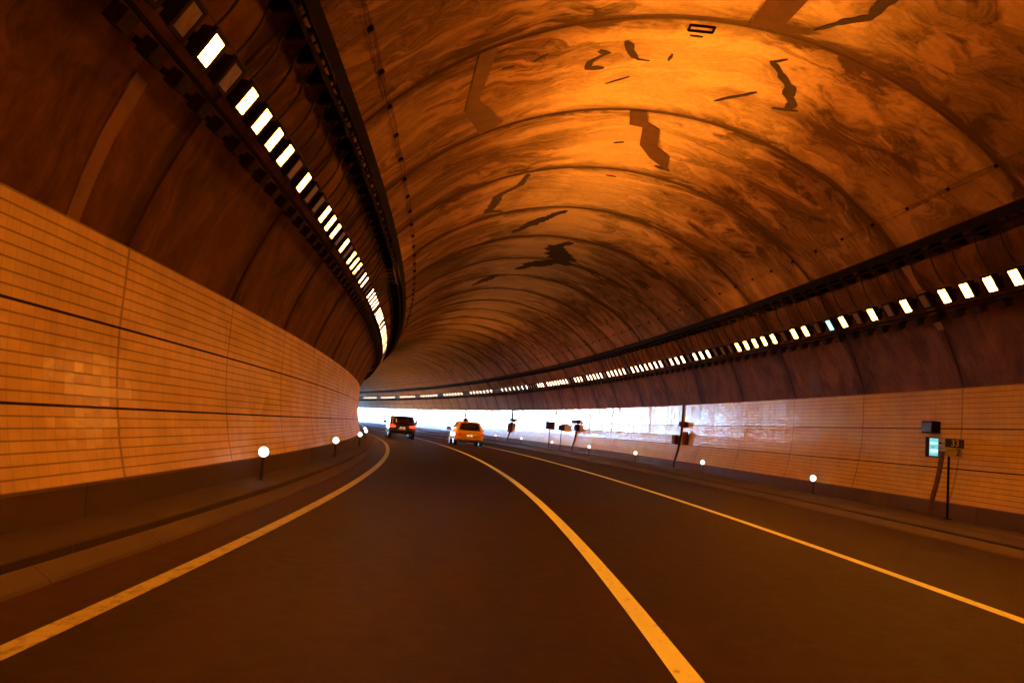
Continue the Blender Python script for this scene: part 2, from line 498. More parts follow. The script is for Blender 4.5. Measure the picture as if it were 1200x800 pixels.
M['yellow'] = carpaint('yellow_car_paint', (.72, .40, .03))
M['black'] = carpaint('black_car_paint', (.005, .0045, .005))
M['plate'] = plain('number_plate', (.62, .58, .45), .4)
M['tail_on'] = emit('lit_brake_lamp', (1.0, .035, .015), .196, (.3, .01, .01))
M['tail_dim'] = emit('dim_tail_lamp', (1.0, .07, .01), .026, (.42, .02, .008))
M['platelamp'] = emit('plate_lamp', (1.0, .80, .45), .131)

# outside
m, nt, b = mat('grass_ground')
tc = nt.nodes.new('ShaderNodeTexCoord')
f = noise(nt, tc.outputs['Object'], .35, 8, .65)
lk(nt, ramp(nt, f, [(.3, (.05, .06, .025)), (.7, (.12, .12, .055))]), b.inputs['Base Color'])
b.inputs['Roughness'].default_value = .9
M['grass'] = m


# ------------------------------------------------------------------ object helpers
def link(name, me, material, parent=None):
    o = bpy.data.objects.new(name, me)
    COL.objects.link(o)
    for x in (material if isinstance(material, (list, tuple)) else [material]):
        me.materials.append(x)
    if parent is not None:
        o.parent = parent
    return o


def obj(name, bm, material, parent=None, smooth=False):
    me = bpy.data.meshes.new(name)
    bmesh.ops.recalc_face_normals(bm, faces=bm.faces[:])
    bm.to_mesh(me)
    bm.free()
    if smooth:
        for p in me.polygons:
            p.use_smooth = True
    return link(name, me, material, parent)


def empty(name, loc=(0, 0, 0), rz=0.0, parent=None):
    o = bpy.data.objects.new(name, None)
    COL.objects.link(o)
    o.location = loc
    o.rotation_euler = (0, 0, rz)
    o.empty_display_size = .2
    if parent is not None:
        o.parent = parent
    return o


def tag(o, label=None, cat=None, group=None, kind=None):
    if label:
        o['label'] = label
    if cat:
        o['category'] = cat
    if group:
        o['group'] = group
    if kind:
        o['kind'] = kind
    return o


def box(bm, c, size, mtx=None, bev=0.0):
    r = bmesh.ops.create_cube(bm, size=1.0)
    vs = r['verts']
    for v_ in vs:
        v_.co = Vector((v_.co.x * size[0], v_.co.y * size[1], v_.co.z * size[2]))
    if bev:
        es = list({e for v_ in vs for e in v_.link_edges})
        rr_ = bmesh.ops.bevel(bm, geom=es, offset=bev, segments=2, affect='EDGES', profile=.6)
        vs = list({v_ for f_ in rr_['faces'] for v_ in f_.verts} | {v_ for v_ in vs if v_.is_valid})
    for v_ in vs:
        co = v_.co + Vector(c) if mtx is None else mtx @ v_.co + Vector(c)
        v_.co = co
    return vs


def tube(bm, pts, r, seg=6, caps=True):
    pts = [Vector(p_) for p_ in pts]
    rings = []
    for i, p_ in enumerate(pts):
        t = (pts[min(i + 1, len(pts) - 1)] - pts[max(i - 1, 0)]).normalized()
        a = Vector((0, 0, 1)) if abs(t.z) < .9 else Vector((1, 0, 0))
        x = t.cross(a).normalized()
        y = t.cross(x).normalized()
        rad = r[i] if isinstance(r, (list, tuple)) else r
        rings.append([bm.verts.new(p_ + (x * math.cos(k * 2 * PI / seg) + y * math.sin(k * 2 * PI / seg)) * rad) for k in range(seg)])
    for a, b_ in zip(rings, rings[1:]):
        for k in range(seg):
            bm.faces.new((a[k], a[(k + 1) % seg], b_[(k + 1) % seg], b_[k]))
    if caps:
        bm.faces.new(rings[0][::-1])
        bm.faces.new(rings[-1])


def lathe(bm, prof, seg=20, mtx=None):
    """prof: (r, h) pairs, axis z"""
    rings = []
    for r, h in prof:
        ring = []
        for k in range(seg):
            a = 2 * PI * k / seg
            co = Vector((r * math.cos(a), r * math.sin(a), h))
            ring.append(bm.verts.new(mtx @ co if mtx is not None else co))
        rings.append(ring)
    for a, b_ in zip(rings, rings[1:]):
        for k in range(seg):
            bm.faces.new((a[k], a[(k + 1) % seg], b_[(k + 1) % seg], b_[k]))
    bm.faces.new(rings[0][::-1])
    bm.faces.new(rings[-1])


def sweep(name, prof, ss, material, parent=None, closed=False, vv=None, smooth=False, radial=None, ends=True):
    """Sweep a profile of (offset, height) along the tunnel; UV u = metres along, v = vv (default metres across)."""
    verts, faces, uvs = [], [], []
    n = len(prof)
    if vv is None:
        vv = [0.0]
        for a, b_ in zip(prof, prof[1:]):
            vv.append(vv[-1] + math.hypot(b_[0] - a[0], b_[1] - a[1]))
    vv = list(vv)
    if closed:
        vv.append(vv[-1] + math.hypot(prof[0][0] - prof[-1][0], prof[0][1] - prof[-1][1]))
    for s in ss:
        x, y, th = frame(s)
        ct, st_ = math.cos(th), math.sin(th)
        dr = radial(s) if radial else 0.0
        for o_, z_ in prof:
            if dr:
                dx, dz = o_ - AX, z_ - VZ
                l_ = math.hypot(dx, dz)
                o_, z_ = o_ + dx / l_ * dr, z_ + dz / l_ * dr
            verts.append((x + o_ * ct, y + o_ * st_, z_ + GRADE * s))
    m_ = n if closed else n - 1
    for i in range(len(ss) - 1):
        for j in range(m_):
            k = (j + 1) % n
            faces.append((i * n + j, i * n + k, (i + 1) * n + k, (i + 1) * n + j))
            uvs += [(ss[i], vv[j]), (ss[i], vv[j + 1]), (ss[i + 1], vv[j + 1]), (ss[i + 1], vv[j])]
    if closed and ends:
        faces.append(tuple(range(n))[::-1])
        uvs += [(0, 0)] * n
        faces.append(tuple((len(ss) - 1) * n + j for j in range(n)))
        uvs += [(0, 0)] * n
    me = bpy.data.meshes.new(name)
    me.from_pydata(verts, [], faces)
    ul = me.uv_layers.new(name='UVMap')
    flat = [c_ for p_ in uvs for c_ in p_]
    ul.data.foreach_set('uv', flat)
    if smooth:
        for p_ in me.polygons:
            p_.use_smooth = True
    me.update()
    return link(name, me, material, parent)


def kids(o):
    return list(o.children)


def copy_tree(o, parent=None):
    c_ = o.copy()
    COL.objects.link(c_)
    if parent is not None:
        c_.parent = parent
    for ch in kids(o):
        copy_tree(ch, c_)
    return c_


# ------------------------------------------------------------------ the setting
SS = frange(SA, SB, 1.0)
SOUT = frange(SB, 430, 3.0)
SSL = SS + SOUT[1:]

# wide ground sheet outside, reaching the horizon
bm = bmesh.new()
g = 24
for i in range(g + 1):
    for j in range(g + 1):
        x = (i / g - .5) * 6000
        y = (j / g - .5) * 6000
        bm.verts.new((x, y, -1.2))
bm.verts.ensure_lookup_table()
for i in range(g):
    for j in range(g):
        a = i * (g + 1) + j
        bm.faces.new((bm.verts[a], bm.verts[a + g + 1], bm.verts[a + g + 2], bm.verts[a + 1]))
tag(obj('ground', bm, M['grass']), kind='structure')

KL, KR = -3.11, 8.07
road_prof = [(KL, -.5)] + [(KL + (KR - KL) * i / 12, 0.0) for i in range(13)] + [(KR, -.5)]
rv = [p_[0] for p_ in road_prof]
tag(sweep('road', road_prof, SSL, M['asphalt'], vv=rv), kind='structure')


def markline(o_, w_):
    prof = [(o_ - w_ / 2, .0045), (o_ + w_ / 2, .0045)]
    return prof


LINES = [(-2.50, .15, 'left'), (1.165, .165, 'centre'), (4.80, .165, 'right')]
for o_, w_, nm in LINES:
    tag(sweep('road_marking', markline(o_, w_), SSL, M['paint_faded' if nm == 'left' else 'paint'], vv=[o_ - w_ / 2, o_ + w_ / 2]), kind='structure')

# left side: bevelled gutter kerb, kerb face, covered cable trench
tag(sweep('kerb', [(KL, -.4), (KL, .004), (KL - .02, .03), (-3.25, .115), (-3.262, .12), (-3.262, -.4)], SSL, M['kerb'], closed=True), kind='structure')
tag(sweep('sidewalk', [(-3.264, -.4), (-3.264, .185), (-3.28, .20), (-4.2, .205), (-4.2, -.4)], SSL, M['walk'], closed=True), kind='structure')
# right side
tag(sweep('kerb', [(KR, -.4), (KR, .004), (KR + .02, .03), (KR + .15, .115), (KR + .162, .12), (KR + .162, -.4)], SSL, M['kerb'], closed=True), kind='structure')
tag(sweep('sidewalk', [(KR + .164, -.4), (KR + .164, .15), (KR + .18, .165), (8.95, .17), (8.955, .155), (8.985, .155), (8.99, .17), (9.62, .172), (9.625, .155), (9.655, .155), (9.66, .172), (10.5, .175), (10.5, -.4)], SSL, M['walk'], closed=True), kind='structure')

# ------------------------------------------------------------------ the tunnel
tun = empty('road_tunnel', P(0, AX, 0), 0)
tag(tun, 'curving road tunnel with stained concrete vault and glazed tile walls', 'tunnel')
# (children keep world coordinates: the parent's inverse is set below)


def part(o):
    o.parent = tun
    o.matrix_parent_inverse = tun.matrix_basis.inverted()
    return o


tun.matrix_basis = Matrix.Translation(P(0, AX, 0))
# ring joints as real grooves
vs_s = []
for s in frange(SA, SB, .7):
    vs_s.append(s)
k0 = math.ceil((SA - RING0) / RING)
while RING0 + k0 * RING < SB - .5:
    j = RING0 + k0 * RING
    vs_s = [s for s in vs_s if abs(s - j) > .12]
    vs_s += [j - .10, j - .045, j - .015, j + .015, j + .045, j + .10]
    k0 += 1
vs_s.sort()


def groove(s):
    d_ = (s - RING0) / RING
    d_ = (d_ - round(d_)) * RING
    if abs(d_) < .03:
        return .014
    rnd = mnoise.noise(Vector((math.floor((s - RING0) / RING) * 7.3, 2.1, 0)))
    if 0 < d_ < .07:
        return -.012 + rnd * .012
    return rnd * .012


VA0 = 16.2
angs = [VA0 + (180 - 2 * VA0) * i / 72 for i in range(73)]
vprof = [vault(a) for a in angs]
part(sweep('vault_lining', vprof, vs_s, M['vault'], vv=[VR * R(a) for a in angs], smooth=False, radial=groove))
# outer face of the lining
part(sweep('outer_lining', [vault(a, VR + .6) for a in [-6 + 192 * i / 48 for i in range(49)]], SS, M['portal']))


def wo(z):
    return interp(z, [0, .2, .51, .87, 1.235, 1.67, 2.105, 2.985], [6.98, 7.0, 7.03, 7.13, 7.2, 7.255, 7.28, 7.28])


rows_z = [.51 + (1.235 - .51) * i / 7 for i in range(7)] + [1.235 + .87 * i / 8 for i in range(8)] + [2.105 + .88 * i / 8 for i in range(9)]
rows_v = list(range(24))
for sg in (1, -1):
    prof = [(AX + sg * wo(z), z) for z in rows_z]
    prof2 = prof + [(AX + sg * 7.29, 3.0), (AX + sg * 7.42, 3.012)]
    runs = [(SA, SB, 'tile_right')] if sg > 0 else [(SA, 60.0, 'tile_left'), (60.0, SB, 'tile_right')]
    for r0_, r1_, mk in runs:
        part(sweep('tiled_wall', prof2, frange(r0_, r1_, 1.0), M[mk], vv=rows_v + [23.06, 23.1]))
    part(sweep('wall_base', [(AX + sg * 7.2, .506), (AX + sg * 7.015, .506), (AX + sg * 6.995, .49), (AX + sg * 6.985, .1), (AX + sg * 7.2, .1)], frange(SA, SB, 1.0), M['base'], closed=True))
# portal ring and headwall at the far mouth, unseen cap added behind to keep sky light out
ring_i = [vault(a, VR + .02) for a in angs]
ring_o = [vault(a, VR + 1.1) for a in angs]
pp = [(AX + 7.66, -.6)] + [(o_, z_) for o_, z_ in ring_i] + [(AX - 7.66, -.6), (AX - 8.8, -.6)] + [(o_, z_) for o_, z_ in ring_o[::-1]] + [(AX + 8.8, -.6)]
part(sweep('portal_ring', pp, [SB + .002, SB + .7], M['portal'], closed=True))
bk = [(AX - 9, -.6), (AX + 9, -.6), (AX + 9, 9.6), (AX - 9, 9.6)]
part(sweep('daylight_cap', bk, [SA - .5, SA + .002], M['portal'], closed=True))


# mortar patches, seepage crusts and strips on the lining: (s, angle) outlines on the vault
def onvault(name, outline, material, proud=.022, step=.35):
    pts = []
    n = len(outline)
    for i in range(n):
        a, b_ = outline[i], outline[(i + 1) % n]
        L_ = max(abs(b_[0] - a[0]), abs(b_[1] - a[1]) * .133)
        k = max(1, int(L_ / step))
        for t in range(k):
            f_ = t / k
            pts.append((a[0] + (b_[0] - a[0]) * f_, a[1] + (b_[1] - a[1]) * f_))
    bm = bmesh.new()
    top = [bm.verts.new(PV(s, a, VR - proud)) for s, a in pts]
    bot = [bm.verts.new(PV(s, a, VR + .03)) for s, a in pts]
    f_ = bm.faces.new(top)
    for i in range(len(pts)):
        j = (i + 1) % len(pts)
        bm.faces.new((top[i], top[j], bot[j], bot[i]))
    bmesh.ops.triangulate(bm, faces=[f_])
    return part(obj(name, bm, material))


def ribbon(name, line, wid, material, proud=.016, rag=.35):
    """a ragged crust along a polyline of (s, angle)"""
    pts = [(s, a * VR * PI / 180) for s, a in line]
    dens = []
    for a, b_ in zip(pts, pts[1:]):
        L_ = math.hypot(b_[0] - a[0], b_[1] - a[1])
        k = max(1, int(L_ / .07))
        for t in range(k):
            dens.append((a[0] + (b_[0] - a[0]) * t / k, a[1] + (b_[1] - a[1]) * t / k))
    dens.append(pts[-1])
    bm = bmesh.new()
    rows = []
    n = len(dens)
    for i, (s, v_) in enumerate(dens):
        a, b_ = dens[max(0, i - 2)], dens[min(n - 1, i + 2)]
        tx, ty = b_[0] - a[0], b_[1] - a[1]
        L_ = math.hypot(tx, ty) or 1
        nx, ny = -ty / L_, tx / L_
        e = min(1, .35 + min(i, n - 1 - i) * .25)
        w_ = wid[min(len(wid) - 1, int(i / n * len(wid)))] if isinstance(wid, (list, tuple)) else wid
        l_ = w_ / 2 * e * (1 + rag * mnoise.noise(Vector((s * 5, v_ * 5, 1))) * 1.6)
        r_ = w_ / 2 * e * (1 + rag * mnoise.noise(Vector((s * 5, v_ * 5, 9))) * 1.6)
        row = []
        for k, d_ in ((VR + .03, l_), (VR - proud, l_ * .92), (VR - proud, -r_ * .92), (VR + .03, -r_)):
            row.append(bm.verts.new(PV(s + nx * d_, (v_ + ny * d_) * 180 / (PI * VR), k)))
        rows.append(row)
    for a, b_ in zip(rows, rows[1:]):
        for k in range(3):
            bm.faces.new((a[k], a[k + 1], b_[k + 1], b_[k]))
    return part(obj(name, bm, material))


onvault('repair_patch', [(13.62, 119.4), (13.62, 116.8), (15.77, 119.16), (17.46, 114.6), (17.75, 118.5), (15.96, 121.4)], M['patch'])
onvault('repair_patch', [(17.85, 93.1), (17.83, 90.4), (18.48, 88.95), (18.81, 86.3), (19.9, 84.5), (20.38, 81.3), (21.3, 79.9), (20.69, 84.6), (19.92, 87.9), (18.78, 89.4), (18.68, 91.85)], M['patch'])
onvault('repair_patch', [(9.45, 83.5), (9.45, 79.2), (12.5, 80.2), (13.44, 80.6), (13.56, 84.5), (12.76, 84.5)], M['patch'])
onvault('mortar_strip', [(7.80, 152.2), (8.08, 152.2), (8.12, 157), (8.24, 163.4), (7.98, 163.4), (7.86, 157)], M['strip'], .012)
onvault('mortar_strip', [(17.78, 39.9), (18.1, 39.6), (18.12, 30), (18.05, 26.6), (17.80, 26.6), (17.84, 30)], M['strip'], .012)
onvault('repair_patch', [(24.3, 22.1), (24.95, 22.1), (25.1, 17.5), (24.4, 17.4)], M['patch'], .012)
CR = [
    ([(14.81, 102.3), (14.97, 100.9), (15.28, 103.0), (15.54, 102.9), (15.62, 100.5)], [.2, .1, .14, .22]),
    ([(14.48, 98.85), (14.97, 97.5), (15.28, 96.0), (15.34, 94.3)], [.16, .14, .07]),
    ([(14.66, 116.0), (14.72, 114.1)], .12), ([(14.78, 111.4), (14.60, 109.4)], .14),
    ([(16.4, 99.2), (16.08, 96.0)], .06), ([(14.98, 91.65), (15.29, 91.67)], .08),
    ([(14.35, 77.0), (14.6, 78.45), (15.01, 75.6), (15.22, 74.0), (15.59, 73.0), (15.78, 71.7), (16.16, 71.9)], [.10, .12, .16, .26, .18, .16]),
    ([(16.25, 73.6), (16.1, 71.8), (15.95, 70.3)], .09),
    ([(16.73, 81.6), (15.85, 77.1)], .09),
    ([(13.25, 77.0), (12.75, 74.8), (12.41, 72.8), (12.05, 72.8), (11.7, 72.0)], [.08, .13, .16, .2]),
    ([(22.17, 106.5), (23.17, 107.4), (23.83, 111.9), (25.0, 112.6), (25.44, 113.5), (26.0, 109.4)], [.18, .2, .3, .34, .3, .12]),
    ([(26.63, 93.2), (28.16, 99.0), (29.6, 103.8)], [.3, .5, .3]),
    ([(31.0, 86), (32.3, 89.0), (33.5, 86.0), (35.2, 82.0)], [.35, .8, 1.1, .7]),
    ([(34.4, 83.5), (36.0, 90.5), (37.4, 95)], [.6, .9, .4]),
    ([(38.6, 99.9), (40.2, 104.0), (41.1, 107)], [.4, .6, .3]),
    ([(20.0, 92.6), (19.9, 90.8)], .12), ([(22.6, 90.1), (22.65, 87.9)], .1),
    ([(21.2, 82.6), (21.3, 79.4)], .18),
]
for ln, wd in CR:
    ribbon('seepage_crust', ln, wd, M['stain'])
# small inspection frame near the crown
bmf = bmesh.new()
fr_pts = [(13.84, 91.5), (13.84, 88.3), (14.03, 88.2), (14.03, 91.4), (13.84, 91.5)]
for a, b_ in zip(fr_pts, fr_pts[1:]):
    tube(bmf, [PV(a[0], a[1], VR - .02), PV(b_[0], b_[1], VR - .02)], .022, 6)
part(obj('inspection_frame', bmf, M['dark_metal']))
ribbon('seepage_crust', [(14.23, 90.8), (14.24, 89.0)], .12, M['stain'])

# ------------------------------------------------------------------ earth over the tunnel and hills beyond
hp = []
for i in range(41):
    a = -8 + 196 * i / 40
    hp.append(vault(a, VR + 3.2 + 2.2 * math.sin(R(max(0, min(180, a))))))
hp = [(AX + 60, -1.3), (AX + 30, 3.0)] + hp[3:-3] + [(AX - 30, 3.0), (AX - 60, -1.3)]
tag(sweep('hill', hp, frange(SA - 8, SB - 1.0, 4.0), M['grass'], smooth=True), kind='structure')

# ------------------------------------------------------------------ lamps
ordn = ['nearest', 'second', 'third', 'fourth', 'fifth', 'sixth', 'seventh', 'eighth', 'ninth', 'tenth', 'eleventh', 'twelfth']
LR = 7.33


def lamp_frame(side, deg=32.5):
    """axes in the lamp's own frame (x right, y along the road, z up)"""
    a = R(deg)
    sx_ = 1 if side == 'right' else -1
    rad = Vector((sx_ * math.cos(a), 0, math.sin(a)))      # outward from the vault's centre
    tan = Vector((sx_ * math.sin(a), 0, -math.cos(a)))     # down the vault
    return rad, tan


def lamp_meshes(side):
    rad, tan = lamp_frame(side)
    Y = Vector((0, 1, 0))
    mt = Matrix((tan, Y, rad)).transposed()   # local (tangent, along, outward) -> lamp frame
    # housing: shallow tapered tray with a rim, open face inwards
    bm = bmesh.new()
    vs_ = box(bm, (0, 0, 0), (.36, .36, .13), None, .015)
    for v_ in vs_:
        if v_.co.z > 0:
            v_.co.x *= .82
            v_.co.y *= .82
        v_.co.z += .072
    for sx_, w_, cx, cy in ((0, (.045, .37), .165, 0), (0, (.045, .37), -.165, 0), (0, (.285, .06), 0, .155), (0, (.285, .06), 0, -.155)):
        box(bm, (cx, cy, -.004), (w_[0], w_[1], .03), None, .006)
    box(bm, (0, .0, .19), (.10, .06, .14))
    for v_ in bm.verts:
        v_.co = mt @ v_.co
    me_h = bpy.data.meshes.new('housing')
    bmesh.ops.recalc_face_normals(bm, faces=bm.faces[:]); bm.to_mesh(me_h); bm.free()
    me_h.materials.append(M['housing'])
    # glass pane
    bm = bmesh.new()
    for v_ in box(bm, (0, 0, -.003), (.285, .25, .016)):
        v_.co = mt @ v_.co
    me_g = bpy.data.meshes.new('glass')
    bmesh.ops.recalc_face_normals(bm, faces=bm.faces[:]); bm.to_mesh(me_g); bm.free()
    me_g.materials.append(M['lamp'])
    # driver box below
    bm = bmesh.new()
    for v_ in box(bm, (.43, 0, .05), (.17, .22, .15), None, .012):
        v_.co = mt @ v_.co
    for v_ in box(bm, (.43, 0, .17), (.06, .06, .14)):
        v_.co = mt @ v_.co
    me_d = bpy.data.meshes.new('driver_box')
    bmesh.ops.recalc_face_normals(bm, faces=bm.faces[:]); bm.to_mesh(me_d); bm.free()
    me_d.materials.append(M['housing'])
    # supply cable hanging from the tray down to the lamp
    bm = bmesh.new()
    pts = []
    for i in range(11):
        t = i / 10
        down = -1.0 + t * .80
        pts.append(mt @ Vector((down, .05 * math.sin(t * PI), .20 - .05 * math.sin(t * PI) - .09 * t * t)))
    tube(bm, pts, .019, 5)
    me_c = bpy.data.meshes.new('supply_cable')
    bmesh.ops.recalc_face_normals(bm, faces=bm.faces[:]); bm.to_mesh(me_c); bm.free()
    me_c.materials.append(M['cable'])
    return me_h, me_g, me_d, me_c


def far_lamp_mesh(side, glass):
    rad, tan = lamp_frame(side)
    Y = Vector((0, 1, 0))
    mt = Matrix((tan, Y, rad)).transposed()
    bm = bmesh.new()
    for v_ in box(bm, (0, 0, .075), (.36, .36, .13)):
        v_.co = mt @ v_.co
    for cx, cy, w0, w1 in ((.165, 0, .045, .37), (-.165, 0, .045, .37), (0, .155, .285, .06), (0, -.155, .285, .06)):
        for v_ in box(bm, (cx, cy, -.004), (w0, w1, .03)):
            v_.co = mt @ v_.co
    nf = len(bm.faces)
    for v_ in box(bm, (0, 0, -.003), (.285, .25, .016)):
        v_.co = mt @ v_.co
    for v_ in box(bm, (.43, 0, .05), (.17, .22, .15)):
        v_.co = mt @ v_.co
    bm.faces.ensure_lookup_table()
    for i, f_ in enumerate(bm.faces):
        f_.material_index = 1 if nf <= i < nf + 6 else 0
    me = bpy.data.meshes.new('tunnel_lamp')
    bmesh.ops.recalc_face_normals(bm, faces=bm.faces[:]); bm.to_mesh(me); bm.free()
    me.materials.append(M['housing'])
    me.materials.append(glass)
    return me


def fill_light(side, k=1.0, spread=56):
    """fill light added at a lit lamp to brighten the crown and opposite wall"""
    L_ = bpy.data.lights.new('fill_beam', 'AREA')
    L_.shape = 'RECTANGLE'
    L_.size, L_.size_y = .10, .26
    L_.spread = R(spread)
    L_.color = SODIUM
    L_.energy = FILL_W * k * EK
    return L_


def add_fill(beam, side, parent, loc=None, th=0.0):
    rad, tan = lamp_frame(side)
    o = bpy.data.objects.new('fill_beam', beam)
    COL.objects.link(o)
    up_ = R(31) if beam.spread < R(80) else R(74)
    d_ = (-tan * math.cos(up_) - rad * math.sin(up_)).normalized()
    q_ = Matrix((Vector((0, 1, 0)).cross(-d_), Vector((0, 1, 0)), -d_)).transposed().to_4x4()
    q_ = Matrix.Translation(-tan * .20 + rad * .02) @ q_
    if parent is not None:
        o.parent = parent
        o.matrix_local = q_
    else:
        o.matrix_world = Matrix.Translation(loc) @ Matrix.Rotation(th, 4, 'Z') @ q_
    return o


def ordinal(n):
    return ordn[n] if n < len(ordn) else None


REST = []


def lamp_row(side, s_first, pitch, lit_idx, cut, s_start, s_end, first_seen):
    me_h, me_g, me_d, me_c = lamp_meshes(side)
    fill_lights = [fill_light(side, k_, sp_) for k_, sp_ in ((1.0, 56), (.85, 104), (.9, 104), (.6, 104))]
    fill_at = lambda s_: fill_lights[0 if s_ < 24 else (1 if s_ < 46 else (2 if s_ < 70 else 3))]
    deads = me_g.copy(); deads.materials.clear(); deads.materials.append(M['dead_glass'])
    brights = me_g.copy(); brights.materials.clear(); brights.materials.append(M['lamp_b'])
    mids = me_g.copy(); mids.materials.clear(); mids.materials.append(M['lamp_mid'])
    greens = me_g.copy(); greens.materials.clear(); greens.materials.append(M['lamp_g'])
    far_lit = far_lamp_mesh(side, M['lamp'])
    mid_lit = far_lamp_mesh(side, M['lamp_mid'])
    end_lit = far_lamp_mesh(side, M['lamp_far'])
    far_dead = far_lamp_mesh(side, M['dead_glass'])
    a = 32.5
    ang = a if side == 'right' else 180 - a
    i = math.ceil((s_start - s_first) / pitch)
    proto = {}
    nlit = 0
    rnd = random.Random(5 if side == 'left' else 11)
    gap_n = 0
    while s_first + i * pitch < s_end:
        s = s_first + i * pitch
        if 0 <= i < cut:
            lit = i in lit_idx
        else:
            lit = rnd.random() < (.80 if i >= cut else .62)
            if s > 64:
                lit = i % 2 == 0 and (i // 2) % 9 < 7
        green = side == 'right' and i == 10
        bright = rnd.random() < .3
        near = (s < (46 if side == 'right' else 27)) and s > first_seen - 4
        loc = PV(s, ang, LR)
        if s < first_seen - .8 or (side == 'left' and s > 50):
            REST.append((far_lit if lit else far_dead, lit, loc, TH(s)))
            if lit and -15 < s < 135:
                add_fill(fill_at(s), side, None, loc, TH(s))
            i += 1
            continue
        if near:
            key = 'g' if green else ('d' if not lit else ('m' if s > (30 if side == 'right' else 21) else ('b' if bright else 'l')))
            if key not in proto:
                t = empty('tunnel_lamp', loc, TH(s))
                h_ = bpy.data.objects.new('housing', me_h); COL.objects.link(h_); h_.parent = t
                gm = {'g': greens, 'd': deads, 'b': brights, 'l': me_g, 'm': mids}[key]
                g_ = bpy.data.objects.new('glass', gm); COL.objects.link(g_); g_.parent = t
                d_ = bpy.data.objects.new('driver_box', me_d); COL.objects.link(d_); d_.parent = t
                c_ = bpy.data.objects.new('supply_cable', me_c); COL.objects.link(c_); c_.parent = t
                proto[key] = t
            else:
                t = copy_tree(proto[key])
                for c_ in t.children:
                    if c_.type == 'LIGHT':
                        c_.data = fill_at(s)
        else:
            t = bpy.data.objects.new('tunnel_lamp', (far_lit if s < (30 if side == 'right' else 0) else (mid_lit if s < 62 else end_lit)) if lit else far_dead)
            COL.objects.link(t)
        if lit and not green and s < 150 and not any(c_.type == 'LIGHT' for c_ in t.children):
            add_fill(fill_at(s), side, t)
        t.location = loc
        t.rotation_euler = (rnd.uniform(-.01, .01), rnd.uniform(-.02, .02), TH(s))
        seen = s >= first_seen
        if green:
            lab, grp = 'pale greenish lamp among the white ones of the right wall row', 'lamps along the right wall'
        elif lit:
            w_ = ordinal(nlit) if seen else None
            if w_:
                lab = f'{w_} glowing white lamp counted from the near end of the {side} wall row'
            else:
                lab = f'glowing white lamp far along the lamp row of the {side} tunnel wall'
            grp = f'glowing lamps along the {side} wall'
        else:
            if seen and 0 < nlit < 11:
                gap_n += 1
                lab = f'unlit brown lamp beyond the {ordn[nlit - 1]} glowing lamp of the {side} wall row'
                grp = f'unlit lamps beyond the {ordn[nlit - 1]} glowing lamp, {side} wall'
            else:
                lab = f'unlit brown lamp in the distant stretch of the {side} wall row'
                grp = f'unlit lamps along the {side} wall'
        tag(t, lab, 'lamp', grp)
        if lit and seen:
            nlit += 1
        i += 1


LIT_L = {0, 2, 3, 4, 5, 7, 10, 11, 12, 14, 16, 17, 18, 20, 21, 24, 25, 26, 27, 28, 30, 31, 32, 33, 34}
LIT_R = {0, 1, 2, 3, 5, 7, 9, 10, 12, 13, 15, 16, 17, 18, 19, 23, 24, 25, 27, 28, 29, 31, 32, 33, 34, 35, 36}
lamp_row('left', 8.05, .652, LIT_L, 35, -30, 150, 8.0)
lamp_row('right', 14.6, .727, LIT_R, 37, -30, 165, 14.0)

# lamps behind the camera and beyond the bend: out of sight, one object
bm = bmesh.new()
for me, lit, loc, th in REST:
    b2 = bmesh.new()
    b2.from_mesh(me)
    b2.transform(Matrix.Translation(loc) @ Matrix.Rotation(th, 4, 'Z'))
    if not lit:
        for f_ in b2.faces:
            f_.material_index *= 2
    tm = bpy.data.meshes.new('tmp')
    b2.to_mesh(tm)
    b2.free()
    bm.from_mesh(tm)
    bpy.data.meshes.remove(tm)
me = bpy.data.meshes.new('lamps_out_of_sight')
bm.to_mesh(me)
bm.free()
tag(link('lamps_out_of_sight', me, [M['housing'], M['lamp'], M['dead_glass']]), 'rows of tunnel lamps continuing beyond the bend out of sight', 'lamps', kind='stuff')

# mounting rails under the lamp rows
for side in ('left', 'right'):
    f_ = (lambda a: a) if side == 'right' else (lambda a: 180 - a)
    a0, a1 = f_(32.5 - 2.05), f_(32.5 - 2.35)
    pr = [vault(a0, 7.40), vault(a0, 7.46), vault(a1, 7.46), vault(a1, 7.40)]
    rl = sweep('mounting_rail', pr, frange(-20, SB - 1, 1.0), M['dark_metal'], closed=True)
    tag(rl, f'thin dark rail running under the row of lamps on the {side} wall', 'rail')
    b0, b1 = f_(32.5 + 1.75), f_(32.5 + 1.85)
    rl = sweep('feeder_cable', [vault(b0, 7.42), vault(b0, 7.435), vault(b1, 7.435), vault(b1, 7.42)], frange(-20, SB - 1, 1.0), M['cable'], closed=True)
    tag(rl, f'thin black cable along the upper edge of the {side} row of lamps', 'cable')

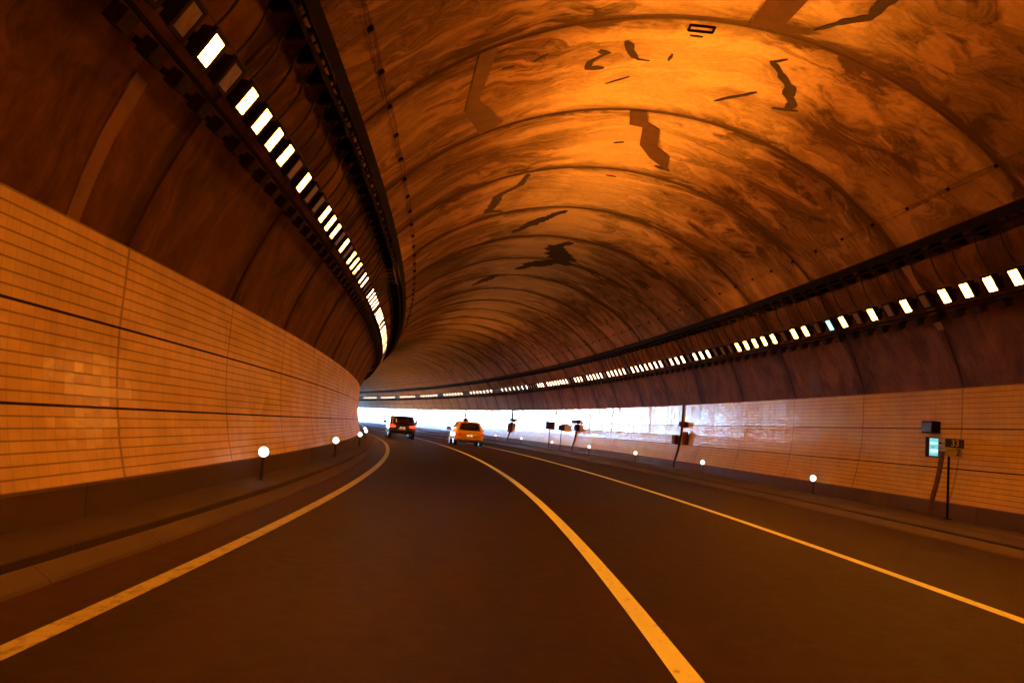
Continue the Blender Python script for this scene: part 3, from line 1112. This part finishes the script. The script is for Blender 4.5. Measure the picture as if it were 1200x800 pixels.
# ------------------------------------------------------------------ cable trays
def tray(side):
    f_ = (lambda a: a) if side == 'right' else (lambda a: 180 - a)
    t = empty('cable_tray', PV(0, f_(41.7), 7.37), 0)
    inv = Matrix.Translation(t.location).inverted()
    rg = frange(-20, SB - 1, 1.0)

    def bar(name, a0, a1, r0, r1, material):
        o = sweep(name, [vault(f_(a0), r0), vault(f_(a0), r1), vault(f_(a1), r1), vault(f_(a1), r0)], rg, material, parent=t, closed=True)
        o.matrix_parent_inverse = inv
        return o
    bar('main_rail', 41.25, 42.55, 7.30, 7.40, M['dark_metal'])
    bar('edge_rail', 40.25, 40.62, 7.33, 7.39, M['dark_metal'])
    # cables lying in the tray
    bm = bmesh.new()
    for k, (a, r) in enumerate(((41.5, 7.425), (41.9, 7.428), (42.25, 7.424))):
        tube(bm, [PV(s, f_(a) + .1 * math.sin(s * .7 + k * 2), r + .012 * math.sin(s * 1.3 + k)) for s in frange(-20, SB - 1, .9)], .024, 5)
    o = obj('tray_cables', bm, M['cable'], t); o.matrix_parent_inverse = inv
    # rungs: the tray's own ladder pattern
    bm = bmesh.new()
    for s in frange(-20, SB - 1, .33):
        a_, b_ = PV(s, f_(40.4), 7.385), PV(s, f_(42.3), 7.385)
        tube(bm, [a_, b_], .017, 4)
    o = tag(obj('tray_rungs', bm, M['dark_metal'], t), kind='stuff'); o.matrix_parent_inverse = inv
    # a bracket at every cable drop

    def bracket_bm(s):
        bm = bmesh.new()
        pts = [(40.9, 7.60), (39.0, 7.56), (39.0, 7.50), (40.1, 7.36), (41.0, 7.34)]
        A = [bm.verts.new(PV(s - .04, f_(a), r)) for a, r in pts]
        B = [bm.verts.new(PV(s + .04, f_(a), r)) for a, r in pts]
        n = len(pts)
        bm.faces.new(A); bm.faces.new(B[::-1])
        for i in range(n):
            bm.faces.new((A[i], A[(i + 1) % n], B[(i + 1) % n], B[i]))
        return bm
    s_first, pitch = (9.41, .667) if side == 'left' else (14.9, .727)
    if side == 'left':
        s_first -= 4 * pitch
    rest = []
    i = 0
    while s_first + i * pitch < SB - 8:
        s = s_first + i * pitch
        if i < (70 if side == 'left' else 99):
            o = obj('bracket', bracket_bm(s), M['dark_metal'], t); o.matrix_parent_inverse = inv
        else:
            rest.append(s)
        i += 1
    bm = bmesh.new()
    for s in rest:
        b2 = bracket_bm(s)
        me = bpy.data.meshes.new('tmp'); b2.to_mesh(me); b2.free(); bm.from_mesh(me); bpy.data.meshes.remove(me)
    o = obj('bracket_row', bm, M['dark_metal'], t); o.matrix_parent_inverse = inv
    tag(o, kind='stuff')
    t.matrix_basis = Matrix.Translation(t.location)
    tag(t, {'left': 'black cable tray with bracket teeth curving overhead along the left side of the vault',
            'right': 'black cable tray running in a long straight band above the right wall lamps'}[side], 'cable tray')


tray('left')
tray('right')

# ------------------------------------------------------------------ thin wires with clips on the vault
for side in ('left', 'right'):
    a = 132.5 if side == 'left' else 47.4
    t = empty('ceiling_wire', PV(0, a, 7.6), 0)
    t.matrix_basis = Matrix.Translation(t.location)
    inv = t.matrix_basis.inverted()
    bm = bmesh.new()
    for k in range(2):
        tube(bm, [PV(s, a + (k * .55 - .27) + .10 * math.sin(s * 2.1 + k * 3), 7.612 - .01 * k) for s in frange(4, 120, .45)], .0065 if side == 'left' else .004, 4)
    o = obj('wire', bm, M['wire'], t); o.matrix_parent_inverse = inv
    s = 10.88 - 1.402 * 4
    n = 0
    while s < 70:
        bm = bmesh.new()
        c_ = PV(s, a, 7.61)
        mt = Matrix.Rotation(TH(s), 3, 'Z') @ Matrix.Rotation(-R(a - 90), 3, 'Y')
        k_ = 1.0 if side == 'left' else .62
        box(bm, c_, (.10 * k_, .075 * k_, .05), mt, .008)
        o = obj('clip', bm, M['dark_metal'], t); o.matrix_parent_inverse = inv
        s += 1.402
    tag(t, {'left': 'thin beaded wire pair clipped to the vault just right of the curving cable tray',
            'right': 'thin beaded wire pair clipped to the vault above the straight right tray'}[side], 'wire')


# ------------------------------------------------------------------ delineator posts
def make_delineator():
    t = empty('delineator_post')
    bm = bmesh.new()
    lathe(bm, [(.05, 0), (.05, .012), (.032, .02), (.03, .36), (.026, .37)], 14)
    o = obj('post', bm, M['post'], t)
    bm = bmesh.new()
    mt = Matrix.Translation((0, 0, .455)) @ Matrix.Rotation(R(90), 4, 'X')
    lathe(bm, [(.068, -.028), (.08, -.022), (.085, 0.0), (.08, .022), (.068, .028)], 26, mt)
    o = obj('reflector', bm, M['reflector'], t, True)
    bm = bmesh.new()
    lathe(bm, [(.045, .030), (.04, .036), (.025, .040)], 18, mt)
    obj('lens', bm, M['reflector_core'], o)
    return t


dl = make_delineator()
first = True
spots = [('left', -3.62, .203, [14.35, 23.9, 34.6, 44.6, 54.6]), ('right', 9.78, .173, [23.5, 32.7, 41.75, 50.7, 60.0, 69.4, 78.9, 88.2, 97.5])]
for side, o_, z_, lst in spots:
    for n, s in enumerate(lst):
        t = dl if first else copy_tree(dl)
        first = False
        t.location = P(s, o_, z_)
        t.rotation_euler = (random.uniform(-.02, .02), random.uniform(-.03, .03), TH(s))
        tag(t, f'{ordn[n]} white round delineator on a short black post on the {side} kerb' + (', counted from near' if n else ''), 'delineator', f'delineators on the {side} kerb')


# ------------------------------------------------------------------ wall stations on the right
def local_box(name, s, o_, z_, size, material, bev=.012):
    bm = bmesh.new()
    box(bm, (0, 0, 0), size, None, bev)
    o = obj(name, bm, material)
    o.location = P(s, o_, z_)
    o.rotation_euler = (0, 0, TH(s))
    return o


def conduit(s, wid, z0, z1, label, material, lean=.0):
    bm = bmesh.new()
    rows = []
    for z in frange(z0, z1, .12):
        off = AX + wo(z) - .004
        sc_ = s + lean * (z1 - z)
        row = []
        for du, dn in ((-wid / 2, 0.0), (-wid / 2 * .8, -.05), (wid / 2 * .8, -.05), (wid / 2, 0.0)):
            row.append(bm.verts.new(P(sc_ + du, off + dn, z)))
        rows.append(row)
    for a, b_ in zip(rows, rows[1:]):
        for k in range(3):
            bm.faces.new((a[k], a[k + 1], b_[k + 1], b_[k]))
    bm.faces.new(rows[0]); bm.faces.new(rows[-1][::-1])
    o = obj('cable_conduit', bm, material)
    tag(o, label, 'conduit')
    return o


def text_mesh(body, size):
    cu = bpy.data.curves.new('digits', 'FONT')
    cu.body = body
    cu.size = size
    cu.extrude = .004
    cu.align_x = 'CENTER'
    cu.align_y = 'CENTER'
    to = bpy.data.objects.new('tmp_text', cu)
    COL.objects.link(to)
    dg = bpy.context.evaluated_depsgraph_get()
    me = bpy.data.meshes.new_from_object(to.evaluated_get(dg))
    bpy.data.objects.remove(to)
    return me


# nearest station
t = empty('equipment_cabinet', P(18.78, AX + 7.17, 2.13), TH(18.78))
bm = bmesh.new(); box(bm, (0, 0, 0), (.20, .44, .27), None, .012); obj('case', bm, M['box'], t)
bm = bmesh.new(); box(bm, (-.104, 0, 0), (.012, .38, .21), None, .004); obj('door', bm, M['trim'], t)
tag(t, 'small black box on the tiles above the glowing cyan sign', 'cabinet')

t = empty('emergency_sign', P(18.50, AX + 7.05, 1.68), TH(18.50))
bm = bmesh.new(); box(bm, (0, .02, 0), (.25, .13, .44), None, .015); obj('case', bm, M['box'], t)
bm = bmesh.new(); box(bm, (0, -.048, 0), (.20, .014, .39), None, .004); f0 = obj('lit_face', bm, M['cyan'], t)
bm = bmesh.new()
box(bm, (0, -.0565, .085), (.185, .006, .05), None, .002)
box(bm, (0, -.0565, -.085), (.185, .006, .075), None, .002)
obj('light_bar', bm, M['cyan_bar'], f0)
bm = bmesh.new(); box(bm, (-.025, -.0565, .0), (.08, .006, .07), None, .002); obj('figure', bm, M['green_mark'], f0)
bm = bmesh.new(); tube(bm, [(.0, .02, .1), (.24, .02, .1)], .02, 8); tube(bm, [(.0, .02, -.1), (.24, .02, -.1)], .02, 8); obj('wall_arm', bm, M['dark_metal'], t)
tag(t, 'glowing cyan emergency sign sticking out from the tiled wall beside the number board', 'sign')

t = empty('number_board', P(17.62, 9.98, .173), TH(17.62))
bm = bmesh.new(); tube(bm, [(0, 0, 0), (0, 0, 1.42)], .026, 10); box(bm, (0, 0, .008), (.14, .14, .016)); obj('pole', bm, M['dark_metal'], t)
bm = bmesh.new(); box(bm, (.10, -.035, 1.60), (.42, .02, .185), None, .006); top_ = obj('upper_board', bm, M['board'], t)
me = text_mesh('33', .19); o = link('digits', me, M['digit'], top_); o.rotation_euler = (R(90), 0, 0); o.location = (.10, -.050, 1.60)
bm = bmesh.new(); box(bm, (.08, -.035, 1.405), (.38, .02, .185), None, .006); lo_ = obj('lower_board', bm, M['olive'], t)
me = text_mesh('2', .19); o = link('digits', me, M['board'], lo_); o.rotation_euler = (R(90), 0, 0); o.location = (.17, -.050, 1.405)
tag(t, 'kilometre board on a thin pole reading 33 over 2 beside the cyan sign', 'sign')

conduit(18.40, .13, .22, 1.60, 'mottled brown conduit down the tiles below the glowing cyan sign', M['conduit'])

# station 2 with a rusty cabinet
o = tag(local_box('equipment_cabinet', 36.65, AX + 7.20, 2.13, (.16, .78, .22), M['rust']), 'long rusty box under the dark cable where the white glare ends', 'cabinet')
conduit(36.95, .14, .22, 3.0, 'dark conduit running down past the long rusty box', M['box'])
tag(local_box('hydrant_cabinet', 36.1, AX + 7.13, 1.53, (.12, .46, .55), M['rust'], .02), 'square rusty brown cabinet under the long rusty box', 'cabinet')
tag(local_box('phone_box', 37.35, AX + 7.10, 1.44, (.16, .42, .40), M['rust'], .02), 'dark red-brown box left of the conduit under the long rusty box', 'box')
# station 3
tag(local_box('equipment_cabinet', 56.0, AX + 7.20, 2.15, (.2, 1.5, .24), M['box']), 'long black box on the bright glare behind the yellow car', 'cabinet')
tag(local_box('phone_box', 55.5, AX + 7.14, 1.75, (.2, .75, .42), M['box'], .02), 'dark square box under the long black box on the bright tiles', 'box')
conduit(55.75, .24, .22, 1.5, 'thin dark conduit slanting down below the dark square box', M['box'])
t = empty('warning_sign', P(57.6, 9.75, .173), TH(57.6))
bm = bmesh.new(); tube(bm, [(0, 0, 0), (0, 0, 1.7)], .03, 8); obj('pole', bm, M['dark_metal'], t)
bm = bmesh.new(); box(bm, (0, -.04, 1.52), (.42, .03, .38), None, .01); obj('board', bm, M['sign_back'], t)
tag(t, 'small grey square sign left of the long black box', 'sign')
t = empty('panel_sign', P(61.0, 9.8, .173), TH(61.0))
bm = bmesh.new(); tube(bm, [(0, 0, 0), (0, 0, 1.9)], .03, 8); obj('pole', bm, M['dark_metal'], t)
bm = bmesh.new()
for dx in (-.17, .17):
    for dz in (-.14, .14):
        box(bm, (dx, -.04, 1.62 + dz), (.3, .025, .24), None, .008)
box(bm, (0, -.02, 1.62), (.62, .012, .5))
obj('board', bm, M['sign_back'], t)
tag(t, 'dark four-panel sign on a thin pole in front of the bright tiles', 'sign')
# station 4 and the far ones
tag(local_box('equipment_cabinet', 75.2, AX + 7.2, 2.15, (.2, 1.4, .24), M['box']), 'dark box above the brown panel right of the yellow car', 'cabinet')
tag(local_box('hydrant_cabinet', 75.6, AX + 7.13, 1.45, (.16, 1.3, .85), M['rust'], .02), 'tall brown panel on the tiles right of the yellow car', 'cabinet')
conduit(75.6, .34, .22, 3.0, 'dark conduit behind the brown panel right of the yellow car', M['box'])
conduit(95.0, .40, .22, 3.0, 'dark conduit between the two cars on the glaring far wall', M['box'])
tag(local_box('phone_box', 94.7, AX + 7.13, 1.8, (.2, .9, .62), M['box'], .02), 'dark box on the far wall just right of the black car', 'box')
conduit(121.0, .5, .22, 3.0, 'dark conduit on the far glaring wall left of the black car', M['box'])


# ------------------------------------------------------------------ cars
def loft(sections, cap=True):
    """sections: (y, half profile [(x, z)...] from bottom centre to top centre)"""
    bm = bmesh.new()
    rows = []
    for y, hp_ in sections:
        ring = [(x, z) for x, z in hp_] + [(-x, z) for x, z in hp_[-2:0:-1]]
        rows.append([bm.verts.new((x, y, z)) for x, z in ring])
    n = len(rows[0])
    for a, b_ in zip(rows, rows[1:]):
        for k in range(n):
            bm.faces.new((a[k], a[(k + 1) % n], b_[(k + 1) % n], b_[k]))
    if cap:
        bm.faces.new(rows[0]); bm.faces.new(rows[-1][::-1])
    return bm


def subsurf(o, lv=2):
    md = o.modifiers.new('smooth', 'SUBSURF')
    md.levels = lv
    md.render_levels = lv
    for p_ in o.data.polygons:
        p_.use_smooth = True


def quadpane(name, pts, material, parent, thick=.012):
    bm = bmesh.new()
    pts = [Vector(p_) for p_ in pts]
    nrm_ = (pts[1] - pts[0]).cross(pts[2] - pts[0]).normalized()
    A = [bm.verts.new(p_) for p_ in pts]
    B = [bm.verts.new(p_ - nrm_ * thick) for p_ in pts]
    n = len(pts)
    bm.faces.new(A); bm.faces.new(B[::-1])
    for i in range(n):
        bm.faces.new((A[i], A[(i + 1) % n], B[(i + 1) % n], B[i]))
    return obj(name, bm, material, parent)


def make_car(name, paint, W, H, Ln, clear, belt, kind, label, tail):
    t = empty(name)
    w = W / 2
    yb, yf = -Ln / 2, Ln / 2

    def half(ww, zb, zt, crown=.03):
        return [(0, zb), (ww * .72, zb), (ww * .95, zb + .06), (ww, zb + .22), (ww * 1.0, zb + (zt - zb) * .62), (ww * .96, zt - .04), (ww * .86, zt), (0, zt + crown)]
    suv = kind == 'suv'
    hood = belt - (.06 if suv else .10)
    secs = [(yb, half(w * .88, clear + .14, belt - .16)), (yb + .05, half(w * .93, clear + .06, belt - .05)), (yb + .22, half(w * .985, clear, belt)),
            (yb + .9, half(w, clear, belt)), (0, half(w, clear, belt)), (yf - 1.35, half(w, clear, belt - .02)),
            (yf - .9, half(w * .98, clear, hood)), (yf - .3, half(w * .93, clear + .02, hood - .10)), (yf - .05, half(w * .80, clear + .08, hood - .26)), (yf, half(w * .72, clear + .14, hood - .32))]
    body = obj('body', loft(secs), paint, t)
    subsurf(body, 2)
    # cabin
    wt = w * (.80 if suv else .70)
    rb, rt = yb + (.12 if suv else .16), yb + (.42 if suv else .66)
    fb, ft = yf - (1.25 if suv else 1.05), yf - (1.95 if suv else 1.85)
    zt = H
    wb = w * .92
    bm = bmesh.new()

    def ring(z, y0, y1, ww, r=.16):
        pts = []
        for sx_, sy, a0 in ((1, 1, 0), (-1, 1, 90), (-1, -1, 180), (1, -1, 270)):
            cx, cy = sx_ * (ww - r), (y1 - r if sy > 0 else y0 + r)
            for k in range(4):
                a_ = R(a0 + k * 30)
                pts.append(bm.verts.new((cx + r * math.cos(a_), cy + r * math.sin(a_), z)))
        return pts
    zl = belt - .04
    lv = []
    for f_, rr_ in ((0, .16), (.5, .16), (.86, .16), (.97, .2)):
        k = f_
        bul = math.sin(f_ * PI) * .025
        lv.append(ring(zl + (zt - zl) * f_, rb + (rt - rb) * k - bul, fb + (ft - fb) * k + bul, wb + (wt - wb) * k + bul, rr_))
    lv.append(ring(zt, rt + .12, ft - .12, wt - .10, .2))
    for a, b_ in zip(lv, lv[1:]):
        n = len(a)
        for k in range(n):
            bm.faces.new((a[k], a[(k + 1) % n], b_[(k + 1) % n], b_[k]))
    bm.faces.new(lv[-1])
    cab = obj('cabin', bm, paint, t, True)

    def cabpt(side_, f_, lat, out=.012):
        z = zl + (zt - zl) * f_
        bul = math.sin(f_ * PI) * .025
        wz = wb + (wt - wb) * f_ + bul
        y0 = rb + (rt - rb) * f_ - bul
        y1 = fb + (ft - fb) * f_ + bul
        if side_ == 'rear':
            return (lat * (wz - .13), y0 - out, z)
        if side_ == 'front':
            return (lat * (wz - .13), y1 + out, z)
        sg_ = 1 if side_ == 'r' else -1
        return (sg_ * (wz + out), y0 + .30 + lat * (y1 - y0 - .62), z)
    lo, hi = (.16, .86) if suv else (.14, .80)

    def pane(name_, side_, l0, l1, flo, fhi):
        bm = bmesh.new()
        rows = []
        for i in range(5):
            f_ = flo + (fhi - flo) * i / 4
            rows.append([bm.verts.new(cabpt(side_, f_, l0 + (l1 - l0) * k / 4)) for k in range(5)])
        for a, b_ in zip(rows, rows[1:]):
            for k in range(4):
                bm.faces.new((a[k], a[k + 1], b_[k + 1], b_[k]))
        o = obj(name_, bm, M['glass'], t, True)
        sd = o.modifiers.new('thick', 'SOLIDIFY'); sd.thickness = .008; sd.offset = 0
        return o
    pane('rear_window', 'rear', -.93, .93, lo, hi)
    pane('windscreen', 'front', -.93, .93, .08, .86)
    for sd_ in ('l', 'r'):
        pane('side_window', sd_, .0, .30, .2, .82)
        pane('side_window', sd_, .33, .62, .2, .82)
        pane('side_window', sd_, .65, .97, .2, .78)
    # bumper
    bm = loft([(yb - .07, [(0, clear + .16), (w * .80, clear + .16), (w * .84, clear + .24), (w * .80, clear + .34), (0, clear + .36)]),
               (yb + .02, [(0, clear + .06), (w * .92, clear + .06), (w * .97, clear + .2), (w * .95, clear + .38), (0, clear + .40)]),
               (yb + .3, [(0, clear + .04), (w * .97, clear + .04), (w * 1.005, clear + .2), (w * .97, clear + .36), (0, clear + .38)])])
    o = obj('bumper', bm, M['trim'] if suv else paint, t); subsurf(o, 1)
    bm = bmesh.new(); box(bm, (0, yb + .03, clear + .04), (W * .72, .16, .10), None, .02); obj('skid_plate', bm, M['trim'], t)
    # tail lamps, wrapping round the corners
    for sg_ in (-1, 1):
        zc = belt - (.16 if suv else .17)
        hh = .10 if suv else .075
        pts = [(sg_ * w * (.52 if suv else .60), yb - .012), (sg_ * w * .74, yb + .0), (sg_ * w * .90, yb + .05), (sg_ * w * 1.0, yb + .2), (sg_ * w * 1.005, yb + .34)]
        bm = bmesh.new()
        rows = []
        for i, (x, y) in enumerate(pts):
            h0 = hh * (.65 if i == 0 else 1.0) * (.75 if i == 4 else 1)
            rows.append([bm.verts.new((x, y, zc - h0)), bm.verts.new((x, y - .025, zc - h0 * .6)), bm.verts.new((x, y - .025, zc + h0 * .6)), bm.verts.new((x, y, zc + h0))])
        for a, b_ in zip(rows, rows[1:]):
            for k in range(3):
                bm.faces.new((a[k], a[k + 1], b_[k + 1], b_[k]))
        o = obj('tail_light', bm, tail, t, True)
        sd = o.modifiers.new('thick', 'SOLIDIFY'); sd.thickness = .02
    # plate in a recess panel, plate lamps above, badge boss
    zp = belt - (.34 if suv else .40)
    bm = bmesh.new(); box(bm, (0, yb - .01, zp), (.60, .05, .20), None, .015); rec = obj('plate_recess', bm, M['trim'] if suv else paint, t)
    bm = bmesh.new(); box(bm, (0, yb - .046, zp), (.46, .015, .12), None, .004); obj('number_plate', bm, M['plate'], t)
    for sg_ in (-1, 1):
        bm = bmesh.new(); box(bm, (sg_ * .11, yb - .045, zp + .115), (.09, .03, .05), None, .008); obj('plate_lamp', bm, M['platelamp'], rec)
    # roof spoiler / rails
    bm = loft([(rt - .16, [(0, zt - .09), (wt * .80, zt - .09), (wt * .82, zt - .07), (wt * .80, zt - .055), (0, zt - .04)]),
               (rt + .16, [(0, zt - .07), (wt * .86, zt - .07), (wt * .90, zt - .04), (wt * .86, zt - .015), (0, zt + .006)])])
    obj('spoiler', bm, paint, t, True)
    # mirrors
    for sg_ in (-1, 1):
        bm = bmesh.new()
        my = fb - .35
        box(bm, (sg_ * (w + .17), my, belt + .10), (.24, .13, .17), None, .04)
        tube(bm, [(sg_ * (w * .94), my + .02, belt + .01), (sg_ * (w + .14), my, belt + .05)], .03, 6)
        obj('mirror', bm, M['trim'] if suv else M['trim'], t, True)
    # exhaust
    bm = bmesh.new(); tube(bm, [(w * .5, yb - .06, clear + .02), (w * .5, yb + .4, clear + .04)], .035, 8); obj('exhaust_pipe', bm, M['trim'], t)
    # wheels
    r_ = .37 if suv else .325
    for sg_ in (-1, 1):
        for yy in (yb + .85, yf - .85):
            bm = bmesh.new()
            mt = Matrix.Translation((sg_ * (w - .115), yy, r_)) @ Matrix.Rotation(R(90), 4, 'Y')
            lathe(bm, [(r_ * .62, -.11), (r_ * .93, -.115), (r_, -.085), (r_, .085), (r_ * .93, .115), (r_ * .62, .11)], 28, mt)
            wh = obj('wheel', bm, M['tyre'], t)
            bm = bmesh.new()
            lathe(bm, [(r_ * .58, -.118), (r_ * .60, -.112), (r_ * .60, .112), (r_ * .58, .118), (r_ * .15, .122)], 20, mt)
            obj('rim', bm, M['rim'], wh)
    tag(t, label, 'car')
    return t


car = make_car('hatchback_car', M['yellow'], 1.93, 1.60, 4.2, .26, .98, 'hatch', 'yellow hatchback driving ahead in the right lane', M['tail_dim'])
car.location = P(57.2, 3.12, 0)
car.rotation_euler = (0, 0, TH(57.2) - R(1.5))
car = make_car('off_road_car', M['black'], 1.90, 1.66, 4.5, .36, 1.06, 'suv', 'black sport utility car with red tail lights in the left lane', M['tail_on'])
car.location = P(64.5, -.72, 0)
car.rotation_euler = (0, 0, TH(64.5) - R(1.0))

# ------------------------------------------------------------------ daylight
SUN_EL = 38.0
thp = TH(SB)
# the sun stands behind the hill: the mouth looks out on open blue sky
lean = R(150)
hx, hy = -math.sin(thp), math.cos(thp)          # heading at the mouth
dx, dy = -hx, -hy
ca, sa = math.cos(lean), math.sin(lean)
dx, dy = dx * ca - dy * sa, dx * sa + dy * ca   # turn anticlockwise: towards +x
dirv = Vector((dx * math.cos(R(SUN_EL)), dy * math.cos(R(SUN_EL)), -math.sin(R(SUN_EL))))
sun = bpy.data.lights.new('sun', 'SUN')
sun.energy = 2.6
sun.angle = R(.53)
sun.color = (1.0, .97, .92)
so = bpy.data.objects.new('sun', sun)
COL.objects.link(so)
so.rotation_euler = (-dirv).to_track_quat('Z', 'Y').to_euler()
so.location = P(SB + 40, AX, 60)

wd = bpy.data.worlds.new('World')
sc.world = wd
wd.use_nodes = True
nt = wd.node_tree
bg = nt.nodes['Background']
sky = nt.nodes.new('ShaderNodeTexSky')
sky.sky_type = 'NISHITA'
sky.sun_disc = False
sky.dust_density = 0.0
sky.ozone_density = 9.0
sky.altitude = 5000
sky.sun_elevation = R(SUN_EL)
to_sun = -dirv
sky.sun_rotation = math.atan2(to_sun.x, to_sun.y)
nt.links.new(sky.outputs[0], bg.inputs[0])
bg.inputs[1].default_value = .15

# ------------------------------------------------------------------ camera
cam = bpy.data.cameras.new('camera')
co = bpy.data.objects.new('camera', cam)
COL.objects.link(co)
cam.sensor_width = 36
cam.lens = 1000 / 1200 * 36
cam.clip_start = .05
cam.clip_end = 5000
yaw, pitch, roll = R(-.6933), R(5.7083), R(4.4959)
fw = Vector((math.sin(yaw) * math.cos(pitch), math.cos(yaw) * math.cos(pitch), math.sin(pitch)))
rt_ = Vector((math.cos(yaw), -math.sin(yaw), 0))
up = rt_.cross(fw)
r2 = rt_ * math.cos(roll) + up * math.sin(roll)
u2 = -rt_ * math.sin(roll) + up * math.cos(roll)
co.matrix_world = Matrix(((r2.x, u2.x, -fw.x, 0), (r2.y, u2.y, -fw.y, 0), (r2.z, u2.z, -fw.z, 1.35), (0, 0, 0, 1)))
sc.camera = co

# ------------------------------------------------------------------ render settings
sc.render.engine = 'CYCLES'
sc.view_settings.view_transform = 'Standard'
sc.view_settings.look = 'None'
sc.view_settings.gamma = 1
sc.view_settings.exposure = EXPO
cy = sc.cycles
cy.max_bounces = 10
cy.diffuse_bounces = 5
cy.glossy_bounces = 8
cy.sample_clamp_indirect = 1
cy.use_denoising = True
cy.caustics_reflective = False
cy.caustics_refractive = False
